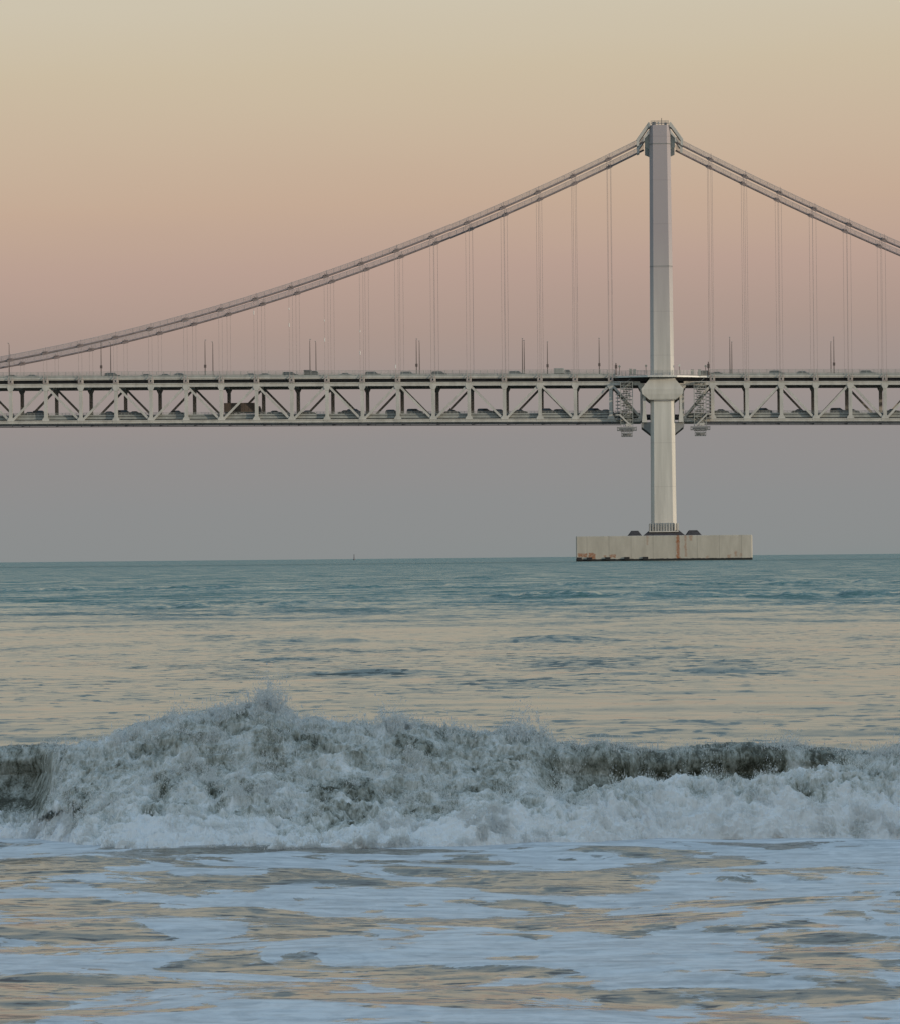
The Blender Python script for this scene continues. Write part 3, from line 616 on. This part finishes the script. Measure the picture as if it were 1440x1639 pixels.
# --- trusses
def truss(yy):
    mb = MB()
    for x0, x1 in ((XL, -6.3), (6.1, XR)):
        run(mb, x0, x1, yy-.45, yy+.45, 0, .95); run(mb, x0, x1, yy-.45, yy+.45, 10.4, 11.5)
        run(mb, x0, x1, yy-.62, yy-.452, .72, .9); run(mb, x0, x1, yy-.62, yy-.452, 11.28, 11.46)
    T = B(mb, 'truss', M_steel)
    def post(x, w=.5):
        z = dz(x); m_ = MB()
        m_.box(x-w, x+w, yy-.40, yy-.12, z+.952, z+10.398); m_.box(x-w, x+w, yy+.12, yy+.40, z+.952, z+10.398); m_.box(x-.1, x+.1, yy-.118, yy+.118, z+.952, z+10.398)
        m_.prism([(x-.95,z+10.95),(x+.95,z+10.95),(x+.95,z+10.2),(x+.5,z+9.3),(x-.5,z+9.3),(x-.95,z+10.2)], yy-.50, yy-.452)
        m_.prism([(x-1.0,z+.3),(x-1.0,z+1.2),(x-.5,z+1.9),(x+.5,z+1.9),(x+1.0,z+1.2),(x+1.0,z+.3)], yy-.50, yy-.452)
        B(m_, 'post', M_steel, T)
    for x in PL+PR: post(x)
    post(-6.0, .35); post(5.8, .35)
    def diag(xa, za, xb, zb):
        m_ = MB(); m_.bar((xa,yy,dz(xa)+za),(xb,yy,dz(xb)+zb),.62,.62,(0,1,0)); B(m_, 'diagonal', M_steel, T)
    # apex over posts: the first post beside the tower carries the top of the diagonals
    def pair(xs, inner):
        for k in range(len(xs)-1):
            a, b = xs[k], xs[k+1]; s = 1 if b > a else -1
            if k % 2 == 0: diag(a+s*.75, 10.1, b-s*.75, 1.25)
            else: diag(a+s*.75, 1.25, b-s*.75, 10.1)
        s = 1 if xs[0] > 0 else -1
        diag(xs[0]-s*.75, 10.1, inner+s*.4, 1.25)
    pair(PL, -6.0); pair(PR, 5.8)
    return T
truss(YN); truss(YF)
# --- decks
mb = MB(); run(mb, XL, XR, YN+.95, YF-.95, 12.45, 12.95)
ud = B(mb, 'upper_deck', M_road)
for yy, s in ((YN, -1), (YF, 1)):
    mb = MB()
    for x0, x1 in ((XL,-3.9),(3.9,XR)):
        run(mb, x0, x1, yy+s*.25 if s<0 else yy-.9, yy+.9 if s<0 else yy+.25, 12.5, 13.1); run(mb, x0, x1, yy+s*.35-.06, yy+s*.35+.06, 12.82, 13.16)
    B(mb, 'edge_beam', M_steel, ud)
    mb = MB()
    for x0, x1 in ((XL,-13.6),(13.6,XR)):
        run(mb, x0, x1, yy-.11, yy+.11, 13.12, 13.72)
        for l in (13.95, 14.2, 14.5, 14.85): run(mb, x0, x1, yy-.05, yy+.05, l-.05, l+.05)
        n = int((x1-x0)/2)
        for k in range(n+1):
            x = x0+(x1-x0)*k/n; mb.box(x-.06,x+.06,yy-.08,yy+.08,dz(x)+13.1,dz(x)+14.87)
    B(mb, 'railing', M_rail, ud)
for k, x in enumerate(PL+PR):
    m_ = MB(); z = dz(x); m_.box(x-.3,x+.3,YN+.46,YF-.46,z+10.5,z+11.6); m_.box(x-.5,x+.5,YN+.46,YF-.46,z+11.6,z+11.75)
    for yy in (YN,YF):
        m_.box(x-.75,x-.15,yy-.42,yy+.42,z+11.502,z+12.498); m_.box(x+.15,x+.75,yy-.42,yy+.42,z+11.502,z+12.498)
    B(m_, 'floor_beam', M_steel, ud)
mb = MB()
for yy in np.linspace(YN+2, YF-2, 9): run(mb, XL, XR, yy-.15, yy+.15, 11.76, 12.44)
B(mb, 'stringer', M_dark, ud)
mb = MB(); run(mb, XL, XR, YN+3.6, YF-3.6, 1.85, 2.15)
for s, y in ((0,YN+.75),(1,YF-3.55)): 
    for x0,x1 in ((XL,-6.5),(6.5,XR)): run(mb, x0, x1, y, y+2.8, 1.85, 2.149)
ld = B(mb, 'lower_deck', M_road)
for yy in (YN+.9, YF-.9):
    mb = MB()
    for x0,x1 in ((XL,-6.5),(6.5,XR)):
        run(mb, x0, x1, yy-.13, yy+.13, 1.25, 2.55)
        run(mb, x0, x1, yy-.19, yy-.132, 1.8, 1.95)
    B(mb, 'barrier', M_rail, ld)
    mb = MB()
    for x0,x1 in ((XL,-6.5),(6.5,XR)):
        for l in (2.8, 3.1): run(mb, x0, x1, yy-.04, yy+.04, l-.04, l+.04)
        n = int((x1-x0)/1.0)
        for k in range(n+1):
            x = x0+(x1-x0)*k/n; mb.box(x-.04,x+.04,yy-.06,yy+.06,dz(x)+2.552,dz(x)+3.14)
    B(mb, 'guard_rail', M_rail, ld)
mb = MB()
for yy in np.linspace(YN+2, YF-2, 9): run(mb, XL, XR, yy-.15, yy+.15, 1.1, 1.84)
for x in PL+PR:
    z = dz(x); mb.box(x-.3,x+.3,YN+.46,YF-.46,z+.1,z+1.09)
for k in range(len(PL)-1): mb.bar((PL[k],YN+.6,dz(PL[k])+.05),(PL[k+1],YF-.6,dz(PL[k+1])+.05),.4,.3)
for k in range(len(PR)-1): mb.bar((PR[k],YN+.6,dz(PR[k])+.05),(PR[k+1],YF-.6,dz(PR[k+1])+.05),.4,.3)
B(mb, 'floor_frame', M_dark, ld)
# inspection rail and conduit hung under the near chord
mb = MB()
for yy in (YN-.2, YN+3, YF-3):
    for x0,x1 in ((XL,-12),(12,XR)): run(mb, x0, x1, yy-.12, yy+.12, -.42, -.22)
    for x in PL+PR:
        for q in (-2.5,2.5): mb.box(x+q-.06,x+q+.06,yy-.06,yy+.06,dz(x)-.22,dz(x)+.05)
B(mb, 'inspection_rail', M_dark, ld)
# --- walkway bulging round the near leg, and round the far leg
for yy, s in ((YN,-1),(YF,1)):
    poly = [(-13.6,0),(-10.5,-1.2),(-7,-3.6),(-4.2,-5.3),(0,-5.7),(4.2,-5.3),(7,-3.6),(10.5,-1.2),(13.6,0)]
    zt = dz(0)+13.05; outer = [(x, yy - s*y*1.0 if s>0 else yy+y) for x, y in poly]
    inner = [(x, yy+.2*(-s)) for x, y in poly]
    m_ = MB()
    for k in range(len(poly)-1):
        a,b_ = outer[k], outer[k+1]; c_,e = inner[k+1], inner[k]
        zz = [dz(p[0])+13.05 for p in (a,b_,c_,e)]
        m_.hexa([(p[0],p[1],z-.45) for p,z in zip((a,b_,c_,e),zz)]+[(p[0],p[1],z) for p,z in zip((a,b_,c_,e),zz)])
    wk = B(m_, 'walkway', M_steel)
    m_ = MB()
    for k in range(len(poly)-1):
        a,b_ = outer[k], outer[k+1]
        for l in (.35,.7,1.05,1.4): m_.bar((a[0],a[1]+.1*-s,dz(a[0])+13.05+l),(b_[0],b_[1]+.1*-s,dz(b_[0])+13.05+l),.1,.1)
        for q in range(3):
            t_ = q/3; px_, py_ = a[0]+(b_[0]-a[0])*t_, a[1]+(b_[1]-a[1])*t_-.1*s; m_.box(px_-.06,px_+.06,py_-.06,py_+.06,dz(px_)+13.05,dz(px_)+14.5)
    B(m_, 'railing', M_rail, wk)
    m_ = MB()
    for k in range(len(poly)-1):
        a,b_ = outer[k], outer[k+1]; m_.bar((a[0],a[1],dz(a[0])+12.75),(b_[0],b_[1],dz(b_[0])+12.75),.14,.34)
    B(m_, 'fascia_pipe', M_white, wk)
# small kit standing on the walkway: floodlights, poles, cabinets
for (x, z0_, h, kind) in ((-13.2,53.2,3.4,'p'),(-12.2,53.2,2.6,'f'),(-4.6,53.2,2.6,'f'),(4.9,53.2,2.6,'w'),(10.6,52.6,1.8,'c'),(12.4,52.6,3.0,'f'),(13.2,52.6,4.1,'p'),(-9.0,53.2,1.6,'c'),(-7.9,53.2,1.5,'c'),(8.6,52.9,1.5,'c')):
    m_ = MB(); y = YN-2.6 if abs(x) < 6 else (YN-1.1 if abs(x) < 11 else YN-.2)
    if kind == 'p': m_.tube([(x,y,z0_),(x,y,z0_+h)],.16,8); m_.box(x-.35,x+.35,y-.2,y+.2,z0_+h*.55,z0_+h*.85); B(m_, 'equipment_mast', M_lamp)
    elif kind == 'c': m_.box(x-.4,x+.4,y-.3,y+.3,z0_,z0_+h); m_.box(x-.46,x+.46,y-.36,y+.36,z0_+h,z0_+h+.1); B(m_, 'control_cabinet', M_rail)
    else:
        m_.tube([(x,y,z0_),(x,y,z0_+h-.5)],.09,8); m_.box(x-.1,x+.1,y-.1,y+.5,z0_+h-.6,z0_+h-.45)
        f_ = B(m_, 'floodlight', M_lamp); h_ = MB(); h_.tube([(x,y-.3,z0_+h-.2),(x,y+.35,z0_+h)],[.34,.22],10); B(h_, 'lamp_head', M_white if kind=='w' else M_rail, f_)
# --- stair towers with slung platforms
for sx in (-10.25, 10.7):
    m_ = MB(); y0, y1 = YN-2.6, YN-.75; z0_, z1_ = 37.0, dz(sx)+11.2; s = 1 if sx < 0 else -1
    for ax in (-1.7, 1.7):
        for yy in (y0, y1): m_.box(sx+ax-.09,sx+ax+.09,yy-.09,yy+.09,z0_,z1_)
    nl = 7; 
    for k in range(nl+1):
        z = z0_+(z1_-z0_)*k/nl
        m_.box(sx-1.75,sx+1.75,y0-.05,y1+.05,z-.07,z+.07)
        if k < nl:
            dzl = (z1_-z0_)/nl; a = -1 if k%2 else 1
            m_.bar((sx-1.2*a,y0+.5,z),(sx+1.2*a,y0+.5,z+dzl),.8,.16)
            for r_ in (.55,1.0): m_.bar((sx-1.75,y0,z+r_),(sx+1.75,y0,z+r_),.07,.07)
            m_.bar((sx-1.2*a,y0+.1,z+1.0),(sx+1.2*a,y0+.1,z+dzl+1.0),.07,.07)
    for k in range(22):
        z = z0_+1+(z1_-z0_-2)*k/21; m_.box(sx-1.0+.5*math.sin(k*2.1),sx+.9+.6*math.sin(k*3.7),y0+.9,y0+1.0,z-.16,z+.16)
    for ax in (-.9,0,.9): m_.box(sx+ax-.06,sx+ax+.06,y0+.85,y0+.95,z0_,z1_)
    st = B(m_, 'stair_tower', M_rail)
    for (hx, za, zb, yw) in ((2.75,37.2,38.3,0),(1.55,35.5,36.7,0)):
        m_ = MB(); m_.box(sx-hx,sx+hx,y0-.8,y1+1.5,za,za+.3); m_.box(sx-hx-.05,sx+hx+.05,y0-.85,y0-.78,zb-.55,zb-.1)
        for xx in np.linspace(-hx,hx,5): m_.box(sx+xx-.07,sx+xx+.07,y0-.8,y0-.68,za,zb+(0 if hx>2 else .5))
        m_.box(sx-hx*.8,sx+hx*.8,y0,y1,za+.3,zb-.2)
        B(m_, 'platform', M_under, st)
    m_ = MB(); m_.bar((sx-1.9*s,y0-.2,41.6),(sx+1.3*s,y0-.2,38.4),.25,.4); m_.bar((sx-3.2*s,y0-.2,41.7),(sx-1.8*s,y0-.2,41.7),.25,.3); m_.box(sx-.3,sx+1.2,y0-.3,y0+.3,38.4,39.2)
    B(m_, 'slanting_strut', M_steel, st)
    m_ = MB()
    for k in range(8): m_.box(sx-2.5*s-.65,sx-2.5*s+.65,y0+.3,y1,40.4+k*1.0,40.72+k*1.0)
    m_.box(sx-2.6*s-.1,sx-2.6*s+.1,y0+.5,y0+.7,40.3,47.4); B(m_, 'cable_rack', M_under, st)
# --- main cables, clamps, hand ropes, hangers
for yy in (YN-.75, YF+.75):
    xs = [XL + (6.0+0)*0 + k*3.0 for k in range(int((-5.0-XL)/3.0)+1)] + [-4.6]
    mb = MB(); mb.tube([(x,yy,zl(x)) for x in xs], .30, 10); xr_ = [4.6]+[6+3.0*k for k in range(int((XR-6)/3.0)+1)]
    mb.tube([(x,yy,zr(x)) for x in xr_], .30, 10)
    cb = B(mb, 'main_cable', M_cable, smooth=True)
    m_ = MB()
    for s_, xs_, zf in ((0, xs, zl), (1, xr_, zr)):
        for (dy_, dh) in ((-.55,.55),(.55,.55),(-.6,.85),(.6,.85),(-.6,1.15),(.6,1.15),(-.62,1.45),(.62,1.45)):
            m_.tube([(x,yy+dy_,zf(x)+dh) for x in xs_], .03 if dh < 1.4 else .04, 4)
    n = int((XR-XL)/2.0)
    for k in range(n+1):
        x = XL+2.0*k
        if abs(x) < 6.5: continue
        for dy_ in (-.6,.6): m_.box(x-.03,x+.03,yy+dy_-.03,yy+dy_+.03,zcable(x)+.1,zcable(x)+1.45)
    B(m_, 'hand_rope', M_net, cb)
    for x in PL+PR:
        z = zcable(x); g = (zcable(x+.5)-zcable(x-.5)); d_ = Vector((1,0,g)).normalized()
        m_ = MB(); p = Vector((x,yy,z))
        m_.bar(p-d_*.85, p+d_*.85, .86, .86, (0,0,1)); m_.box(x-.35,x-.1,yy-.75,yy-.44,z+.1,z+.75); m_.box(x+.2,x+.3,yy-.6,yy-.5,z+.4,z+1.75); m_.box(x+.1,x+.55,yy-.65,yy-.45,z+.2,z+.55)
        B(m_, 'cable_clamp', M_cable, cb)
    for x in PL+PR:
        z = zcable(x); zb = dz(x)+11.9; y2 = yy
        if z < zb+1: continue
        m_ = MB(); m_.tube([(x-.5,yy,z),(x-.5,y2,zb)], .042, 6); m_.tube([(x+.5,yy,z),(x+.5,y2,zb)], .042, 6)
        for q in (-.5,.5): m_.tube([(x+q,y2,zb+1.6),(x+q,y2,zb)],[.09,.14],6)
        m_.box(x-.7,x+.7,min(y2,y2+(.3 if yy<YF else -.3)),max(y2,y2+(.3 if yy<YF else -.3)),zb-.35,zb-.05)
        h_ = B(m_, 'hanger', M_rope)
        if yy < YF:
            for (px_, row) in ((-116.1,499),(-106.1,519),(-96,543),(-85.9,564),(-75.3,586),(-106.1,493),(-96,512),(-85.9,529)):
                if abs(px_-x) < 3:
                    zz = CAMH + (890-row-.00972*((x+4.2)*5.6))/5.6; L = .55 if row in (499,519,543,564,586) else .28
                    m2 = MB(); m2.tube([(x-.5,yy-.02,zz-L),(x-.5,yy-.02,zz+L)], .13, 8); B(m2, 'rope_glint', M_white, h_)  # white tubes standing in for sun glints on the ropes

# ------------------------------------------------------------------ lamp posts on the deck edges
def lamp_post(loc, rz, label, box=False, hgt=10.2):
    r = empty('lamp_post', loc, rz); tag(r, label, 'lamp post', 'lamp posts along the upper deck')
    m_ = MB(); m_.tube([(0,0,0),(0,0,hgt*.5),(0,0,hgt)],[.16,.125,.085],8); m_.box(-.25,.25,-.25,.25,0,.3); m_.build('pole', M_lamp, r)
    m_ = MB(); m_.tube([(0,0,hgt-.1),(0,.5,hgt+.3),(0,1.6,hgt+.45)],.055,6); a = m_.build('arm', M_lamp, r)
    m_ = MB(); m_.loft([[(-.2,1.4,hgt+.38),(.2,1.4,hgt+.38),(.2,1.4,hgt+.56),(-.2,1.4,hgt+.56)],[(-.16,2.3,hgt+.4),(.16,2.3,hgt+.4),(.14,2.3,hgt+.5),(-.14,2.3,hgt+.5)]]); m_.build('lamp_head', M_rail, r)
    if box: m_ = MB(); m_.box(-.32,.32,-.3,.3,hgt*.27,hgt*.27+.85); m_.build('control_box', M_lamp, r)
    return r
ORD = ['first','second','third','fourth','fifth','sixth','seventh','eighth','ninth','tenth','eleventh','twelfth','thirteenth','fourteenth','fifteenth','sixteenth']
def xn(px, Y=YN): return CAMX + (px-1038 + .00972*300)/7224*Y
near_l = [(958,True),(835,False),(666,True),(495,False),(326,True),(158,True)]; far_l = [838,671,505,339,174,10]
for k,(px,b) in enumerate(near_l):
    x = xn(px); lamp_post((x,YN+.42,dz(x)+13.1),0,f'tall thin lamp post on the near deck edge, {ORD[k]} to the left of the tower',b, 10.4)
x = xn(875); lamp_post((x,YN+.42,dz(x)+13.1),0,'lone thin dark pole with a small box, left of the pale truck on the bridge',True,9.4)
for k,px in enumerate(far_l):
    x = xn(px,YF); lamp_post((x,YF-.42,dz(x)+13.1),math.pi,f'tall thin lamp post on the far deck edge, {ORD[k]} to the left of the tower',False,10.8)
for k,(px,b) in enumerate(((1167,False),(1333,True))):
    x = xn(px); lamp_post((x,YN+.42,dz(x)+13.1),0,f'tall thin lamp post on the near deck edge, {ORD[k]} to the right of the tower',b,10.6)
for k,px in enumerate((1170,1328)):
    x = xn(px,YF); lamp_post((x,YF-.42,dz(x)+13.1),math.pi,f'tall thin lamp post on the far deck edge, {ORD[k]} to the right of the tower',False,10.2)

# ------------------------------------------------------------------ vehicles
def car_proto(kind, paint_m):
    r = empty(kind, (0,0,-500))
    prof = {'sedan': ([(-2.3,.35),(-2.35,.8),(-1.95,.98),(-1.3,1.05),(-.7,1.45),(.5,1.47),(1.25,1.05),(2.1,.85),(2.3,.6),(2.28,.35)], [(-1.12,1.06),(-.66,1.38),(.45,1.40),(1.05,1.06)]),
            'hatchback': ([(-2.0,.35),(-2.05,1.0),(-1.8,1.45),(-1.2,1.6),(.4,1.6),(1.1,1.1),(1.9,.9),(2.05,.6),(2.02,.35)], [(-1.72,1.1),(-1.55,1.42),(-1.15,1.52),(.35,1.52),(.9,1.1)]),
            'sport_utility_car': ([(-2.3,.4),(-2.35,1.15),(-2.2,1.7),(-1.8,1.82),(.5,1.82),(1.25,1.25),(2.1,1.1),(2.3,.8),(2.28,.4)], [(-2.05,1.22),(-1.95,1.6),(-1.7,1.72),(.42,1.72),(1.0,1.22)])}[kind]
    body, win = prof
    def ext(poly, w0, wtop, zs): # side walls lean in above zs
        n = len(poly); L = []
        for sgn in (-1,1): L.append([(x, sgn*(w0 if z <= zs else w0-(z-zs)*.35), z) for x,z in poly])
        mb = MB(); n = len(poly)
        mb.add(L[0]+L[1], [tuple(range(n)), tuple(range(2*n-1,n-1,-1))]+[(k,n+k,n+(k+1)%n,(k+1)%n) for k in range(n)]); return mb
    b = ext(body, .9, .75, 1.0).build('body', paint_m, r)
    mod = b.modifiers.new('bevel','BEVEL'); mod.width = .05; mod.segments = 2
    for s in (-1,1):
        m_ = MB(); n = len(win)
        m_.add([(x, s*(.9-max(0,z-1.0)*.35+.012), z) for x,z in win]+[(x, s*(.9-max(0,z-1.0)*.35-.03), z) for x,z in win], [tuple(range(n)), tuple(range(2*n-1,n-1,-1))]+[(k,n+k,n+(k+1)%n,(k+1)%n) for k in range(n)])
        m_.build('side_window', M_glass, r)
    for wx in (-1.35,1.35):
        for s in (-1,1):
            m_ = MB(); m_.tube([(wx,s*.70,.33),(wx,s*.92,.33)],.33,16); w_ = m_.build('wheel', M_rubber, r)
            m_ = MB(); m_.tube([(wx,s*.90,.33),(wx,s*.935,.33)],.19,12); m_.build('rim', M_rail, w_)
    for s in (-1,1):
        m_ = MB(); m_.box(2.2,2.32,s*.62-.18,s*.62+.18,.62,.78); m_.build('headlight', M_white, r)
    return r
PROT = {}
def car(kind, pm, x, y, zlev, rz, label, group):
    key = (kind, pm.name); z = dz(x)+zlev
    if key not in PROT: PROT[key] = r = car_proto(kind, pm)
    else: r = copy_tree(PROT[key])
    r.location = (x, y, z); r.rotation_euler.z = rz
    tag(r, label, 'car', group)
DK, GY, WH = M_cdark, M_cgrey, M_cwhite
low_l = [(43,'sedan',DK),(60,'sport_utility_car',DK),(171,'sedan',DK),(196,'sport_utility_car',DK),(212,'sedan',DK),(281,'hatchback',DK),(438,'sedan',GY),(491,'sedan',DK),(552,'sedan',DK),(567,'sport_utility_car',DK),
         (627,'hatchback',DK),(663,'sport_utility_car',DK),(722,'sedan',DK),(775,'sport_utility_car',DK),(798,'hatchback',DK),(830,'sedan',DK),(875,'sport_utility_car',DK),(895,'hatchback',DK),(952,'sport_utility_car',DK),(968,'sedan',GY)]
low_r = [(1152,'sedan',DK),(1221,'sport_utility_car',DK),(1277,'sedan',DK),(1339,'sport_utility_car',DK),(1360,'sedan',GY),(1425,'sedan',DK)]
KN = {'sedan':'sedan','hatchback':'hatchback','sport_utility_car':'boxy tall car'}
CN = {DK.name:'dark', GY.name:'grey', WH.name:'white'}
for k,(px,kd,pm) in enumerate(sorted(low_l, reverse=True)):
    Y = YN+4.0; nm = ORD[k] if k < 16 else ['seventeenth','eighteenth','nineteenth','twentieth'][k-16]
    car(kd, pm, xn(px,Y), Y, 2.15 if False else 2.15, 0, f'{CN[pm.name]} {KN[kd]} on the lower deck, {nm} car left of the tower', 'cars on the lower deck')
for k,(px,kd,pm) in enumerate(low_r):
    Y = YN+4.0; car(kd, pm, xn(px,Y), Y, 2.15, 0, f'{CN[pm.name]} {KN[kd]} on the lower deck, {ORD[k]} car right of the tower', 'cars on the lower deck')
up_l = [(14,'sedan',GY),(47,'sedan',GY),(177,'sport_utility_car',DK),(232,'sedan',GY),(262,'sedan',GY),(287,'hatchback',GY),(400,'sedan',GY),(423,'sedan',GY),(464,'sport_utility_car',DK),(552,'sedan',GY),(597,'sport_utility_car',DK),(653,'sport_utility_car',GY),(703,'sport_utility_car',DK),(826,'sport_utility_car',GY)]
up_r = [(1128,'sport_utility_car',DK),(1146,'sedan',DK),(1242,'sport_utility_car',GY),(1284,'hatchback',GY),(1387,'sport_utility_car',GY)]
for k,(px,kd,pm) in enumerate(sorted(up_l, reverse=True)):
    Y = YN+4.5; car(kd, pm, xn(px,Y), Y, 12.95+.0, 0, f'{CN[pm.name]} {KN[kd]} roof over the upper railing, {ORD[k]} car left of the tower', 'cars on the upper deck')
for k,(px,kd,pm) in enumerate(up_r):
    Y = YN+4.5; car(kd, pm, xn(px,Y), Y, 12.95, 0, f'{CN[pm.name]} {KN[kd]} roof over the upper railing, {ORD[k]} car right of the tower', 'cars on the upper deck')
def truck(x, y, z, L, Hc, Hb, mbody, mcab, name, label, cat, flip=False):
    r = empty(name, (x,y,z), math.pi if flip else 0); tag(r, label, cat)
    m_ = MB(); m_.box(-L/2, L/2-2.0, -1.2, 1.2, 1.0, Hb); b = m_.build('cargo_box', mbody, r); q = b.modifiers.new('bevel','BEVEL'); q.width=.06
    m_ = MB(); n = int((L-2)/1.1)
    for k in range(n):
        for s in (-1,1): m_.box(-L/2+.5+k*1.1-.05,-L/2+.5+k*1.1+.05,s*1.202-.03*(s<0),s*1.202+.03*(s>0),1.0,Hb-.05)
    m_.build('side_rib', mbody, b)
    m_ = MB(); m_.prism([(L/2-1.85,.6),(L/2-1.85,Hc),(L/2-.5,Hc),(L/2-.05,1.5),(L/2,.6)],-1.1,1.1); c_ = m_.build('cab', mcab, r); q = c_.modifiers.new('bevel','BEVEL'); q.width=.06
    for s in (-1,1):
        m_ = MB(); m_.prism([(L/2-1.5,1.5),(L/2-1.5,Hc-.3),(L/2-.65,Hc-.3),(L/2-.3,1.5)], min(s*1.08,s*1.115), max(s*1.08,s*1.115)); m_.build('side_window', M_glass, c_)
    m_ = MB(); m_.box(-L/2+.1,L/2-1.9,-.5,.5,.65,.98); m_.build('chassis', M_dark, r)
    for wx in ([-L/2+1.2,-L/2+2.3,L/2-1.1] if L > 7 else [-L/2+1.1,L/2-1.1]):
        for s in (-1,1): m_ = MB(); m_.tube([(wx,s*.8,.48),(wx,s*1.12,.48)],.48,16); m_.build('wheel', M_rubber, r)
Y = YN+4.0; x = xn(387,Y); truck(x, Y, dz(x)+2.15, 10.9, 2.7, 3.7, M_cbrown, M_cdark, 'box_truck', 'long brown box truck inside the truss on the lower deck at left', 'truck')
Y = YN+4.5; x = xn(899,Y); truck(x, Y, dz(x)+12.95, 4.9, 2.1, 2.55, M_rail, M_cgrey, 'small_truck', 'small pale truck on the upper deck left of the tower', 'truck')
Y = YN+4.5; x = xn(497,Y); truck(x, Y, dz(x)+12.95, 4.2, 2.0, 2.3, M_cdark, M_cdark, 'delivery_truck', 'small dark truck on the upper deck left of centre', 'truck')

# ------------------------------------------------------------------ channel buoy on the horizon
bx = CAMX + (566-1038)/7224*5000
r = empty('channel_beacon', (bx, 5000, 0)); tag(r, 'tiny dark beacon standing on the horizon left of the pier', 'beacon')
m_ = MB(); m_.tube([(0,0,-1),(0,0,1.2)],[1.2,1.0],12); m_.build('float', M_dark, r)
m_ = MB(); m_.tube([(0,0,1.2),(0,0,5.4)],[.55,.3],8); m_.build('mast', M_dark, r)
m_ = MB(); m_.tube([(0,0,5.4),(0,0,6.4)],[.5,.3],8); m_.build('lantern', M_dark, r)
